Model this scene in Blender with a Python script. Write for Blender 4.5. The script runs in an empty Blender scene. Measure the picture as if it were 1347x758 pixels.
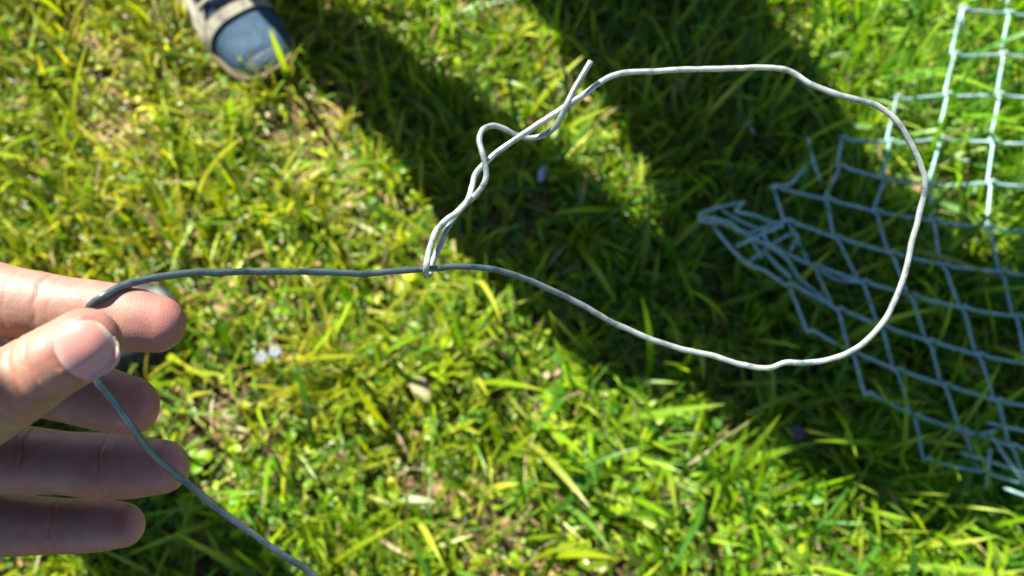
import bpy, bmesh, math
import numpy as np
from mathutils import Vector, Matrix
from mathutils import noise as mnoise

S = bpy.context.scene
COL = S.collection
RNG = np.random.default_rng(11)

# ------------------------------------------------------------------ camera, world, sun, exposure
PITCH = math.radians(68); H = .98; FPX = 1197.0
Fv = np.array([0, math.cos(PITCH), -math.sin(PITCH)])
Uv = np.array([0, math.sin(PITCH), math.cos(PITCH)])
Rv = np.array([1.0, 0, 0])
CAM = np.array([0, 0, H])
cd = bpy.data.cameras.new('camera'); cam = bpy.data.objects.new('camera', cd); COL.objects.link(cam)
cam.location = CAM; cam.rotation_euler = (math.radians(90) - PITCH, 0, 0)
cd.lens = FPX / 1347 * 36; cd.sensor_width = 36; cd.clip_start = .01; cd.clip_end = 400
cd.dof.use_dof = True; cd.dof.focus_distance = .29; cd.dof.aperture_fstop = 13
S.camera = cam

SHD = np.array([.52, -.70])                 # shadow offset on the ground per metre of height
EL = math.atan(1 / np.hypot(*SHD))
w = bpy.data.worlds.new('World'); S.world = w; w.use_nodes = True
nt = w.node_tree; bg = nt.nodes['Background']
sky = nt.nodes.new('ShaderNodeTexSky'); sky.sky_type = 'NISHITA'; sky.sun_disc = False
sky.sun_elevation = EL; sky.sun_rotation = math.atan2(-SHD[0], -SHD[1]); sky.ozone_density = 1.2; sky.air_density = .55; sky.dust_density = .3
nt.links.new(sky.outputs[0], bg.inputs[0]); bg.inputs[1].default_value = .065
sl = bpy.data.lights.new('sun', 'SUN'); sl.energy = 5.0; sl.angle = math.radians(.53); sl.color = (1, .95, .84)
so = bpy.data.objects.new('sun', sl); COL.objects.link(so)
so.rotation_euler = Vector((-SHD[0], -SHD[1], 1)).to_track_quat('Z', 'Y').to_euler()
so.location = (-2, 3, 4)
S.view_settings.view_transform = 'Standard'; S.view_settings.look = 'None'
S.view_settings.exposure = 1.9; S.view_settings.gamma = 1

def px(x, y, depth):                        # a point at that distance in front of the lens
    return CAM + depth * (Fv + (x - 673.5) / FPX * Rv + (379 - y) / FPX * Uv)

def gp(x, y, z=0.0):                        # the same, on the horizontal plane at height z
    r = Fv + (x - 673.5) / FPX * Rv + (379 - y) / FPX * Uv
    return CAM + r * ((H - z) / -r[2])

# ------------------------------------------------------------------ materials
def mat(name, rough=.6, spec=.5, metal=0.0, color=(.5, .5, .5)):
    m = bpy.data.materials.new(name); m.use_nodes = True
    b = m.node_tree.nodes['Principled BSDF']
    b.inputs['Base Color'].default_value = (*color, 1); b.inputs['Roughness'].default_value = rough
    b.inputs['Specular IOR Level'].default_value = spec; b.inputs['Metallic'].default_value = metal
    return m, m.node_tree.nodes, m.node_tree.links, b

def noisy(nodes, links, b, cols, scale, detail=4, coord='Object', pos=None, bump=0, bscale=None, bdist=.001, rough=None):
    tc = nodes.new('ShaderNodeTexCoord')
    n = nodes.new('ShaderNodeTexNoise'); n.inputs['Scale'].default_value = scale; n.inputs['Detail'].default_value = detail
    links.new(tc.outputs[coord], n.inputs['Vector'])
    r = nodes.new('ShaderNodeValToRGB'); links.new(n.outputs['Fac'], r.inputs['Fac'])
    el = r.color_ramp.elements
    while len(el) < len(cols): el.new(.5)
    for i, c in enumerate(cols):
        el[i].position = .3 + .4 * i / (len(cols) - 1) if pos is None else pos[i]
        el[i].color = (*c, 1)
    if b is not None: links.new(r.outputs['Color'], b.inputs['Base Color'])
    if bump:
        n2 = nodes.new('ShaderNodeTexNoise'); n2.inputs['Scale'].default_value = bscale or scale * 3; n2.inputs['Detail'].default_value = 5
        links.new(tc.outputs[coord], n2.inputs['Vector'])
        bp = nodes.new('ShaderNodeBump'); bp.inputs['Strength'].default_value = bump; bp.inputs['Distance'].default_value = bdist
        links.new(n2.outputs['Fac'], bp.inputs['Height']); links.new(bp.outputs['Normal'], b.inputs['Normal'])
    if rough:
        mr = nodes.new('ShaderNodeMapRange'); mr.inputs['To Min'].default_value = rough[0]; mr.inputs['To Max'].default_value = rough[1]
        links.new(n.outputs['Fac'], mr.inputs['Value']); links.new(mr.outputs['Result'], b.inputs['Roughness'])
    return r

def plant_mat(name, trans=.4, gloss=.07, rough=.42):
    m = bpy.data.materials.new(name); m.use_nodes = True
    n = m.node_tree.nodes; l = m.node_tree.links; n.clear()
    a = n.new('ShaderNodeAttribute'); a.attribute_name = 'tint'
    d = n.new('ShaderNodeBsdfDiffuse'); t = n.new('ShaderNodeBsdfTranslucent'); g = n.new('ShaderNodeBsdfGlossy')
    g.inputs['Roughness'].default_value = rough; g.inputs['Color'].default_value = (.9, .95, .9, 1)
    h = n.new('ShaderNodeHueSaturation'); h.inputs['Value'].default_value = 1.45; h.inputs['Saturation'].default_value = 1.1
    m1 = n.new('ShaderNodeMixShader'); m1.inputs[0].default_value = trans
    m2 = n.new('ShaderNodeMixShader'); m2.inputs[0].default_value = gloss
    o = n.new('ShaderNodeOutputMaterial')
    l.new(a.outputs['Color'], d.inputs['Color']); l.new(a.outputs['Color'], h.inputs['Color']); l.new(h.outputs[0], t.inputs['Color'])
    l.new(d.outputs[0], m1.inputs[1]); l.new(t.outputs[0], m1.inputs[2])
    l.new(m1.outputs[0], m2.inputs[1]); l.new(g.outputs[0], m2.inputs[2]); l.new(m2.outputs[0], o.inputs[0])
    return m

# ------------------------------------------------------------------ object helpers
def tag(o, label=None, cat=None, group=None, kind=None):
    if label: o['label'] = label
    if cat: o['category'] = cat
    if group: o['group'] = group
    if kind: o['kind'] = kind
    return o

def empty(name, loc=(0, 0, 0)):
    o = bpy.data.objects.new(name, None); COL.objects.link(o); o.location = loc; o.empty_display_size = .05
    return o

def link(name, me, m, parent=None, smooth=True):
    o = bpy.data.objects.new(name, me); COL.objects.link(o)
    if m is not None and not me.materials: me.materials.append(m)
    if smooth: me.polygons.foreach_set('use_smooth', np.ones(len(me.polygons), bool))
    if parent is not None:
        o.parent = parent; o.matrix_parent_inverse = Matrix.Translation(-Vector(parent.location))
    return o

def pymesh(name, V, Fs):
    me = bpy.data.meshes.new(name); me.from_pydata([tuple(map(float, v)) for v in V], [], Fs); me.update(); return me

def catmull(P, n):
    P = np.asarray(P, float); Q = np.vstack([2 * P[0] - P[1], P, 2 * P[-1] - P[-2]])
    out = []
    for i in range(len(P) - 1):
        a, b, c, d = Q[i:i + 4]
        for t in np.arange(n) / n:
            out.append(.5 * (2 * b + (c - a) * t + (2 * a - 5 * b + 4 * c - d) * t * t + (3 * b - a - 3 * c + d) * t ** 3))
    out.append(P[-1]); return np.array(out)

def rings(path, ra, rb, ref, n=16, cap=True, power=2.0):
    """tube along path; half width ra across, rb along ref (the direction kept as the section's second axis)"""
    path = np.asarray(path, float); N = len(path)
    ra = np.broadcast_to(ra, (N,)); rb = np.broadcast_to(rb, (N,)); ref = np.asarray(ref, float)
    T = np.gradient(path, axis=0); T /= np.linalg.norm(T, axis=1)[:, None] + 1e-12
    V = []
    ang = np.arange(n) * 2 * np.pi / n
    ca, sa = np.cos(ang), np.sin(ang)
    ca = np.sign(ca) * np.abs(ca) ** (2 / power); sa = np.sign(sa) * np.abs(sa) ** (2 / power)
    for i in range(N):
        s = np.cross(T[i], ref); s /= np.linalg.norm(s) + 1e-12
        u = np.cross(s, T[i])
        V.append(path[i] + ra[i] * ca[:, None] * s + rb[i] * sa[:, None] * u)
    V = np.vstack(V); Fs = []
    for i in range(N - 1):
        for j in range(n):
            k = (j + 1) % n
            Fs.append((i * n + j, i * n + k, (i + 1) * n + k, (i + 1) * n + j))
    if cap:
        Fs.append(tuple(range(n))[::-1]); Fs.append(tuple((N - 1) * n + j for j in range(n)))
    return V, Fs

def capped(path, ra, rb, k=7):
    """append rounded ends to a path with radii"""
    path = np.asarray(path, float); ra = np.broadcast_to(ra, (len(path),)).copy(); rb = np.broadcast_to(rb, (len(path),)).copy()
    t0 = path[0] - path[1]; t0 /= np.linalg.norm(t0); t1 = path[-1] - path[-2]; t1 /= np.linalg.norm(t1)
    a = np.sin(np.linspace(0, np.pi / 2, k + 1)[1:]); c = np.maximum(np.cos(np.linspace(0, np.pi / 2, k + 1)[1:]), .05)
    pre = [path[0] + t0 * ra[0] * v for v in a][::-1]; post = [path[-1] + t1 * ra[-1] * v for v in a]
    return (np.vstack([pre, path, post]), np.concatenate([ra[0] * c[::-1], ra, ra[-1] * c]), np.concatenate([rb[0] * c[::-1], rb, rb[-1] * c]))

class MB:
    def __init__(s): s.V = []; s.F = []; s.n = 0
    def add(s, V, Fs):
        s.V.append(np.asarray(V, float)); s.F += [tuple(i + s.n for i in f) for f in Fs]; s.n += len(V)
    def tube(s, path, ra, rb=None, ref=(0, 0, 1), n=16, cap=True, round_=False, power=2.0):
        rb = ra if rb is None else rb
        if round_: path, ra, rb = capped(path, ra, rb)
        s.add(*rings(path, ra, rb, ref, n, cap, power))
    def blob(s, c, r, n=20, rot=None):
        th = np.linspace(0, np.pi, n // 2 + 1)[1:-1]; ph = np.arange(n) * 2 * np.pi / n
        V = [(0, 0, 1)] + [(math.sin(t) * math.cos(p), math.sin(t) * math.sin(p), math.cos(t)) for t in th for p in ph] + [(0, 0, -1)]
        V = np.array(V) * r
        if rot is not None: V = V @ np.asarray(rot).T
        Fs = [(0, 1 + j, 1 + (j + 1) % n) for j in range(n)]
        m = len(th)
        for i in range(m - 1):
            for j in range(n): Fs.append((1 + i * n + j, 1 + (i + 1) * n + j, 1 + (i + 1) * n + (j + 1) % n, 1 + i * n + (j + 1) % n))
        L = 1 + m * n
        Fs += [(L, 1 + (m - 1) * n + (j + 1) % n, 1 + (m - 1) * n + j) for j in range(n)]
        s.add(V + np.asarray(c), Fs)
    def mesh(s, name): return pymesh(name, np.vstack(s.V), s.F)
    def build(s, name, m, parent=None): return link(name, s.mesh(name), m, parent)

def remesh(me, voxel, smooth=2, fac=.5):
    o = bpy.data.objects.new('tmp', me); COL.objects.link(o)
    r = o.modifiers.new('r', 'REMESH'); r.mode = 'VOXEL'; r.voxel_size = voxel
    if smooth:
        sm = o.modifiers.new('s', 'SMOOTH'); sm.iterations = smooth; sm.factor = fac
    dg = bpy.context.evaluated_depsgraph_get(); ev = o.evaluated_get(dg)
    out = bpy.data.meshes.new_from_object(ev); bpy.data.objects.remove(o); return out

def getco(me):
    a = np.empty(len(me.vertices) * 3); me.vertices.foreach_get('co', a); return a.reshape(-1, 3)
def getno(me):
    a = np.empty(len(me.vertices) * 3); me.vertices.foreach_get('normal', a); return a.reshape(-1, 3)
def setco(me, V): me.vertices.foreach_set('co', V.ravel()); me.update()

# smooth value noise on arrays
_tab = np.random.default_rng(3).random((64, 64))
def vnoise(x, y, f, seed=0):
    x = np.asarray(x) * f + seed * 7.31; y = np.asarray(y) * f + seed * 3.17
    xi = np.floor(x).astype(int); yi = np.floor(y).astype(int); fx = x - xi; fy = y - yi
    fx = fx * fx * (3 - 2 * fx); fy = fy * fy * (3 - 2 * fy)
    g = lambda a, b: _tab[a % 64, b % 64]
    return (g(xi, yi) * (1 - fx) + g(xi + 1, yi) * fx) * (1 - fy) + (g(xi, yi + 1) * (1 - fx) + g(xi + 1, yi + 1) * fx) * fy
def fbm(x, y, f, seed=0, o=3):
    return sum(vnoise(x, y, f * 2 ** i, seed + i) / 2 ** i for i in range(o)) / sum(.5 ** i for i in range(o))

# ------------------------------------------------------------------ ground
BARE = [(gp(290, 560), .055, .075), (gp(775, 762), .075, .05), (gp(430, 152), .05, .035), (gp(175, 180), .045, .03),
        (gp(560, 640), .05, .035), (gp(1240, 300), .035, .03), (gp(650, 690), .04, .03), (gp(640, 20), .04, .03)]
def ground_h(x, y):
    z = .030 * (fbm(x, y, 4.5, 1) - .5) + .012 * (fbm(x, y, 22, 5) - .5)
    for c, rx, ry in BARE: z = z + .010 * np.exp(-((x - c[0]) / rx) ** 2 - ((y - c[1]) / ry) ** 2)
    return z

def bare(x, y):
    m = np.zeros_like(x)
    for c, rx, ry in BARE:
        d = ((x - c[0]) / rx) ** 2 + ((y - c[1]) / ry) ** 2
        m = np.maximum(m, np.exp(-d * .75))
    return np.clip(m + .55 * np.clip((fbm(x, y, 9, 12) - .60) * 5, 0, 1), 0, 1)

n = 420
u = np.linspace(-1, 1, n); c = np.sinh(6 * u) * .30
X, Y = np.meshgrid(c, c + .45); X = X.ravel(); Y = Y.ravel()
Z = ground_h(X, Y) * np.clip(3 - np.hypot(X, Y) * .3, .3, 1)
idx = np.arange(n * n).reshape(n, n)
Q = np.stack([idx[:-1, :-1], idx[:-1, 1:], idx[1:, 1:], idx[1:, :-1]], -1).reshape(-1, 4)

def fastmesh(name, V, Q, col=None):
    me = bpy.data.meshes.new(name); k = Q.shape[1]
    me.vertices.add(len(V)); me.vertices.foreach_set('co', np.ascontiguousarray(V, dtype=np.float32).ravel())
    me.loops.add(Q.size); me.loops.foreach_set('vertex_index', np.ascontiguousarray(Q, dtype=np.int32).ravel())
    me.polygons.add(len(Q)); me.polygons.foreach_set('loop_start', np.arange(0, Q.size, k, dtype=np.int32))
    try: me.polygons.foreach_set('loop_total', np.full(len(Q), k, dtype=np.int32))
    except Exception: pass
    me.update(calc_edges=True)
    if col is not None:
        a = me.color_attributes.new('tint', 'FLOAT_COLOR', 'POINT')
        a.data.foreach_set('color', np.ascontiguousarray(np.hstack([col, np.ones((len(col), 1))]), dtype=np.float32).ravel())
    return me

m_soil, N_, L_, B_ = mat('soil', .95, .2)
noisy(N_, L_, B_, [(.02, .016, .006), (.075, .052, .022), (.27, .175, .085)], 38, 8, pos=[.3, .5, .62], bump=.8, bscale=160, bdist=.006)
gm = fastmesh('ground', np.stack([X, Y, Z], 1), Q)
tag(link('ground', gm, m_soil), 'soil under the grass', None, None, 'structure')

# ------------------------------------------------------------------ grass and ground cover (numpy meshes)
PAL = np.array([[.245, .335, .005], [.150, .265, .006], [.340, .385, .008], [.065, .165, .008], [.43, .42, .035], [.11, .23, .022]])
def scatter(n, x0, x1, y0, y1): return RNG.uniform(x0, x1, n), RNG.uniform(y0, y1, n)

def lush_shade(x, y): return np.interp(x * .75 + .35 * fbm(x, y, 3, 131) + .15 * (y - .4), [-.1, .45], [1.03, .68]) * (1 - .35 * np.exp(-((x + .33) / .16) ** 2 - ((y - .13) / .10) ** 2))   # greener turf to the right; shaded areas tinted greener to colour the shadows
SHOES = []                                   # (centre, half length, half width, angle) kept free of blades
def free(x, y):
    k = np.ones(len(x), bool)
    for (cx, cy, a, b, th) in SHOES:
        dx, dy = x - cx, y - cy; p = dx * math.cos(th) + dy * math.sin(th); q = -dx * math.sin(th) + dy * math.cos(th)
        k &= (p / a) ** 2 + (q / b) ** 2 > 1
    return k

def blades(n, box, lo, hi, w0, w1, lean, pal_w, segs=5, curl=.8, keep=None, zoff=0., straw=0., twist=.4, clump=0):
    caz = None
    if clump:
        cx, cy = scatter(n // clump, *box); gi = np.repeat(np.arange(n // clump), clump)
        o_ = RNG.normal(0, .008, (len(gi), 2)); x = cx[gi] + o_[:, 0]; y = cy[gi] + o_[:, 1]; caz = np.arctan2(o_[:, 1], o_[:, 0]) + RNG.normal(0, .5, len(gi))
        ctone = RNG.uniform(.7, 1.3, n // clump)[gi]
    else: x, y = scatter(n, *box)
    k = free(x, y)
    if keep is not None: k &= keep(x, y)
    x, y = x[k], y[k]; n = len(x)
    if clump: caz = caz[k]; ctone = ctone[k]
    L = RNG.uniform(lo, hi, n) * (.75 + .5 * fbm(x, y, 7, 21)); W = RNG.uniform(w0, w1, n)
    az = RNG.uniform(0, 2 * np.pi, n) if caz is None else caz; tilt = np.abs(RNG.normal(0, lean, n)); tilt = np.clip(tilt, .05, 1.5)
    bend = RNG.uniform(.1, curl, n)
    z = ground_h(x, y) - .003 + zoff
    dirh = np.stack([np.cos(az), np.sin(az)], 1)
    side = np.stack([-np.sin(az), np.cos(az), np.zeros(n)], 1)
    sw = RNG.normal(0, .25, n)
    P = np.zeros((n, segs + 1, 3)); P[:, 0] = np.stack([x, y, z], 1)
    th = tilt.copy(); h = az.copy()
    for i in range(segs):
        st = L / segs
        d = np.stack([np.sin(th) * np.cos(h), np.sin(th) * np.sin(h), np.cos(th)], 1)
        P[:, i + 1] = P[:, i] + d * st[:, None]
        th = np.minimum(th + bend / segs * 1.6, 2.0); h = h + sw / segs
    P[:, 1:, 2] = np.maximum(P[:, 1:, 2], (ground_h(P[:, 1:, 0], P[:, 1:, 1]) + .002))
    t = np.linspace(0, 1, segs + 1)
    prof = np.where(t < .5, .75 + .5 * t, 1.0 - ((t - .5) / .5) ** 1.7 * .93)
    tw = RNG.normal(0, twist, n)[:, None] * (t[None] - .3)
    s2 = side[:, None, :] * np.cos(tw)[..., None] + np.array([0, 0, 1.]) * np.sin(tw)[..., None]
    off = s2 * (prof[None] * W[:, None] / 2)[..., None]
    V = np.stack([P - off, P + off], 2).reshape(-1, 3)
    b = (np.arange(n) * (segs + 1) * 2)[:, None, None]; i = np.arange(segs)[None, :, None] * 2
    Qd = (b + i + np.array([0, 1, 3, 2])[None, None]).reshape(-1, 4)
    pi = RNG.choice(len(PAL), n, p=np.array(pal_w) / sum(pal_w))
    c = PAL[pi] * RNG.uniform(.75, 1.25, n)[:, None]
    patch = fbm(x, y, 5, 31)
    if clump: c = c * ctone[:, None]
    c = c * (.8 + .4 * patch[:, None]) * np.array([1, 1, 1]) ; c[:, 0] *= (.8 + .45 * fbm(x, y, 8, 41)) * lush_shade(x, y)
    if straw:
        s = RNG.random(n) < straw
        c[s] = np.array([.36, .28, .13]) * RNG.uniform(.6, 1.2, s.sum())[:, None]
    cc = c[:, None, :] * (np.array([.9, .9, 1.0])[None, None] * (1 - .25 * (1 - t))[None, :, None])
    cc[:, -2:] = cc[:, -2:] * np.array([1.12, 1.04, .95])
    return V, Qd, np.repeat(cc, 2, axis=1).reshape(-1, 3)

def leaves(n, box, lo, hi, zlo, zhi, pal_w, keep=None, tilt=.6, tan=0., aspect=(.55, .95)):
    x, y = scatter(n, *box); k = free(x, y)
    if keep is not None: k &= keep(x, y)
    x, y = x[k], y[k]; n = len(x)
    R = RNG.uniform(lo, hi, n) / 2; A = RNG.uniform(*aspect, n)
    z = ground_h(x, y) + RNG.uniform(zlo, zhi, n) * (.4 + 1.2 * fbm(x, y, 14, 51))
    ax = RNG.uniform(0, 2 * np.pi, n); tl = np.abs(RNG.normal(0, tilt, n)); ta = RNG.uniform(0, 2 * np.pi, n)
    ang = np.arange(8) * np.pi / 4
    lx = np.cos(ang)[None] * R[:, None]; ly = np.sin(ang)[None] * (R * A)[:, None]
    lz = .35 * np.abs(ly) - .25 * lx ** 2 / R[:, None]
    loc = np.stack([lx, ly, lz], -1)
    cen = np.zeros((n, 1, 3)); loc = np.concatenate([cen, loc], 1)
    ca, sa = np.cos(ax), np.sin(ax)
    Rz = np.zeros((n, 3, 3)); Rz[:, 0, 0] = ca; Rz[:, 0, 1] = -sa; Rz[:, 1, 0] = sa; Rz[:, 1, 1] = ca; Rz[:, 2, 2] = 1
    kx, ky = np.cos(ta), np.sin(ta); ct, st = np.cos(tl), np.sin(tl)
    Rt = np.zeros((n, 3, 3))
    Rt[:, 0, 0] = ct + kx * kx * (1 - ct); Rt[:, 0, 1] = kx * ky * (1 - ct); Rt[:, 0, 2] = ky * st
    Rt[:, 1, 0] = kx * ky * (1 - ct); Rt[:, 1, 1] = ct + ky * ky * (1 - ct); Rt[:, 1, 2] = -kx * st
    Rt[:, 2, 0] = -ky * st; Rt[:, 2, 1] = kx * st; Rt[:, 2, 2] = ct
    M = Rt @ Rz
    V = np.einsum('nij,nkj->nki', M, loc) + np.stack([x, y, z], 1)[:, None]
    b = (np.arange(n) * 9)[:, None, None]
    q = np.array([[0, 1, 2, 3], [0, 3, 4, 5], [0, 5, 6, 7], [0, 7, 8, 1]])
    Qd = (b + q[None]).reshape(-1, 4)
    c = PAL[RNG.choice(len(PAL), n, p=np.array(pal_w) / sum(pal_w))] * RNG.uniform(.7, 1.25, n)[:, None]
    c *= (.8 + .4 * fbm(x, y, 6, 61))[:, None]; c[:, 0] *= lush_shade(x, y)
    if tan:
        s = RNG.random(n) < tan
        c[s] = np.array([.34, .25, .12]) * RNG.uniform(.5, 1.2, s.sum())[:, None]
    return V.reshape(-1, 3), Qd, np.repeat(c, 9, axis=0)

def join(lst):
    V, Qs, C, n = [], [], [], 0
    for v, q, c in lst: V.append(v); Qs.append(q + n); C.append(c); n += len(v)
    return np.vstack(V), np.vstack(Qs), np.vstack(C)

toe1 = gp(373, 118); ax1 = np.array([.60, -.80, 0]); L1 = .27     # bystander's shoe: toe and pointing direction
toe2 = gp(247, 426); ax2 = np.array([1.0, .24, 0]); ax2 /= np.linalg.norm(ax2); L2 = .29
for toe, ax, L in ((toe1, ax1, L1), (toe2, ax2, L2)):
    ax /= np.linalg.norm(ax); cc = toe - ax * L / 2
    SHOES.append((cc[0], cc[1], L / 2 * .96, .040, math.atan2(ax[1], ax[0])))

m_grass = plant_mat('grass blade', .45, .022)
m_leaf = plant_mat('small leaf', .40, .018)
m_straw = plant_mat('dry straw', .2, .03)
dens = lambda x, y: RNG.random(len(x)) > np.maximum(bare(x, y) * .985, .75 * np.clip((.50 - fbm(x, y, 24, 111)) * 6, 0, 1))
shade = lambda x, y: np.clip((x * .8 + .62 - y) * 2.2, 0, 1) * np.clip((y - .05) * 6, 0, 1)   # where the turf is longer
core = (-.95, .95, -.35, 1.15)
G_ = [blades(23000, core, .04, .10, .0024, .0053, .7, [5, 4, 5, 2, 3, 2], segs=6, keep=dens, straw=.03, clump=12),
      blades(60000, core, .018, .055, .0014, .0033, .65, [5, 4, 4, 3, 3, 2], keep=dens, straw=.04),
      blades(22000, core, .035, .085, .0022, .0045, .6, [4, 4, 4, 2, 3, 3], keep=lambda x, y: dens(x, y) & (RNG.random(len(x)) < .35 + .9 * fbm(x, y, 6, 71) * (x > -.35)), straw=.05),
      blades(7000, core, .07, .16, .004, .0080, .7, [4, 4, 5, 1, 2, 3], segs=7, keep=lambda x, y: dens(x, y) & (RNG.random(len(x)) < .22 + .8 * np.clip(x + .45 - y * .6, 0, 1)), straw=0),
      blades(110000, (-3.2, 3.2, -2.4, 3.6), .04, .09, .003, .006, .55, [4, 4, 4, 3, 2, 2], segs=4, keep=lambda x, y: ~((np.abs(x) < .93) & (y > -.33) & (y < 1.13)), straw=.06)]
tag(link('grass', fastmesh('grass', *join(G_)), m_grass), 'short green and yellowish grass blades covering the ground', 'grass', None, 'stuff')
C_ = [leaves(43000, core, .006, .013, .002, .020, [5, 4, 4, 3, 2, 1], keep=lambda x, y: dens(x, y) & (RNG.random(len(x)) < .45 + .6 * fbm(x, y, 8, 81)), tan=.06),
      leaves(8500, core, .011, .019, .008, .030, [4, 4, 4, 2, 3, 3], keep=lambda x, y: dens(x, y) & (fbm(x, y, 5, 91) > .47), aspect=(.6, 1.)),
      leaves(50000, (-3.2, 3.2, -2.4, 3.6), .01, .02, .004, .03, [4, 4, 4, 3, 2, 2], keep=lambda x, y: ~((np.abs(x) < .93) & (y > -.33) & (y < 1.13)))]
tag(link('ground_cover', fastmesh('ground_cover', *join(C_)), m_leaf), 'tiny round leaves of moss and clover between the grass', 'ground cover', None, 'stuff')
PAL = np.array([[.30, .23, .07], [.20, .13, .045], [.36, .32, .12], [.15, .09, .035], [.34, .32, .05], [.26, .19, .08]])
D_ = [blades(6500, core, .02, .065, .0018, .0040, 1.3, [3, 2, 3, 2, 3, 2], segs=4, curl=.3, keep=lambda x, y: RNG.random(len(x)) < -.25 + 1.0 * fbm(x, y, 7, 101) + bare(x, y) * .6, zoff=.004),
      leaves(5000, core, .005, .013, .001, .008, [3, 2, 3, 2, 2, 2], tilt=.7, keep=lambda x, y: RNG.random(len(x)) < .35 + .5 * bare(x, y))]
tag(link('dead_grass', fastmesh('dead_grass', *join(D_)), m_straw), 'dry tan grass litter lying on the soil', 'dead grass', None, 'stuff')

# ------------------------------------------------------------------ chain link mesh on the grass
m_galv, N_, L_, B_ = mat('galvanised steel mesh', .5, .5, .35)
noisy(N_, L_, B_, [(.17, .33, .33), (.26, .42, .41), (.36, .48, .46)], 120, 4, rough=(.38, .6), bump=.15, bscale=900, bdist=.0004)
FH = .072
R_ = {0: {4: (1262, 12), 5: (1325, 18), 6: (1392, 22)},
      1: {4: (1253, 72), 5: (1318, 72), 6: (1386, 75)},
      2: {3: (1177, 129), 4: (1244, 125), 5: (1313, 125), 6: (1382, 131)},
      3: {2: (1105, 183), 3: (1168, 187), 4: (1235, 183), 5: (1304, 187), 6: (1376, 190)},
      4: {2: (1103, 220), 3: (1161, 236), 4: (1223, 243), 5: (1301, 241), 6: (1374, 248)},
      5: {1: (1015, 247), 2: (1085, 263), 3: (1150, 279), 4: (1226, 291), 5: (1300, 300), 6: (1378, 308)},
      6: {1: (1034, 292), 2: (1099, 314), 3: (1171, 334), 4: (1239, 349), 5: (1316, 358), 6: (1390, 367)},
      7: {1: (1068, 350), 2: (1133, 372), 3: (1197, 390), 4: (1265, 406), 5: (1335, 417), 6: (1406, 427)},
      8: {0: (1035, 375), 1: (1100, 408), 2: (1158, 430), 3: (1221, 450), 4: (1286, 468), 5: (1352, 480), 6: (1422, 490)},
      9: {0: (1065, 438), 1: (1120, 465), 2: (1178, 488), 3: (1241, 508), 4: (1311, 528), 5: (1370, 538), 6: (1440, 550)},
      10: {1: (1140, 520), 2: (1201, 548), 3: (1266, 568), 4: (1330, 588), 5: (1392, 600)},
      11: {2: (1217, 606), 3: (1290, 622), 4: (1352, 640)}}
for r in range(0, 11):
    for cix in range(7, 12):
        a, b = R_[r].get(cix - 1), R_[r].get(cix - 2)
        if a and b: R_[r][cix] = (a[0] + (a[0] - b[0]) * 1.01, a[1] + (a[1] - b[1]))
for r in range(-1, -5, -1):
    R_[r] = {cix: (2 * R_[r + 1][cix][0] - R_[r + 2][cix][0] if cix in R_[r + 2] else R_[r + 1][cix][0] + 8, R_[r + 1][cix][1] - 58) for cix in R_[r + 1] if cix > 4}
fence = empty('wire_mesh', tuple(gp(1200, 400)))
tag(fence, 'sheet of bluish galvanised chain link mesh with a crumpled corner lying on the grass', 'wire mesh')
def fz(x, y, k=0):
    return FH + .012 * math.sin(x * .021 + 1) * math.cos(y * .017) + .018 * math.exp(-((x - 1000) ** 2 + (y - 310) ** 2) / 9000.) - .02 * max(0, (y - 520) / 130) 
wr = .00165
diag = {}
for r in R_:
    for cix in R_[r]: diag.setdefault(cix - r, set()).add((r, cix))
def soft(P, n=9, k=.22):
    """straight runs with short rounded corners"""
    P = [np.asarray(p, float) for p in P]; out = [P[0]]
    for i in range(1, len(P) - 1):
        a, b, c_ = P[i - 1], P[i], P[i + 1]
        la = min(.006, k * np.linalg.norm(a - b)); lc = min(.006, k * np.linalg.norm(c_ - b))
        p0 = b + (a - b) / (np.linalg.norm(a - b) + 1e-9) * la; p2 = b + (c_ - b) / (np.linalg.norm(c_ - b) + 1e-9) * lc
        for t in np.linspace(0, 1, 5): out.append((1 - t) ** 2 * p0 + 2 * t * (1 - t) * b + t * t * p2)
    out.append(P[-1]); return np.array(out)
for d in sorted(diag):
    pts = []
    r = min(q[0] for q in diag[d]) - 1
    seq = []
    rr = r
    while rr <= 11:
        if (rr, rr + d) in diag[d]:
            seq.append(('B', rr, rr + d))
            if rr in R_ and (rr + d + 1) in R_[rr]: seq.append(('A', rr, rr + d + 1))
        elif rr in R_ and (rr + d + 1) in R_[rr]: seq.append(('A', rr, rr + d + 1))
        rr += 1
    runs, cur = [], []
    for s_ in seq:
        if cur and not ((s_[0] == 'A' and cur[-1][0] == 'B' and s_[1] == cur[-1][1]) or (s_[0] == 'B' and cur[-1][0] == 'A' and s_[1] == cur[-1][1] + 1)):
            runs.append(cur); cur = []
        cur.append(s_)
    runs.append(cur)
    for run in runs:
        if len(run) < 2: continue
        for kind_, rr, cc in run:
            x, y = R_[rr][cc]
            o = 4.6
            if kind_ == 'A': p = gp(x + o * .55, y - o * .5 + 2, fz(x, y) + .0012)
            else: p = gp(x - o * .55, y + o * .5 - 2, fz(x, y) - .0012)
            pts.append(p)
            if kind_ == 'B' and (rr, cc) != (run[-1][1], run[-1][2]):
                pts.append(gp(x + 5, y - 4, fz(x, y) + .0042)); pts.append(gp(x + 13, y + 2, fz(x, y) + .001))
        P_ = soft(pts)
        m = MB(); m.tube(P_, wr, ref=(.13, .2, 1), n=8); m.build('wire', m_galv, fence); pts = []
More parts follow.
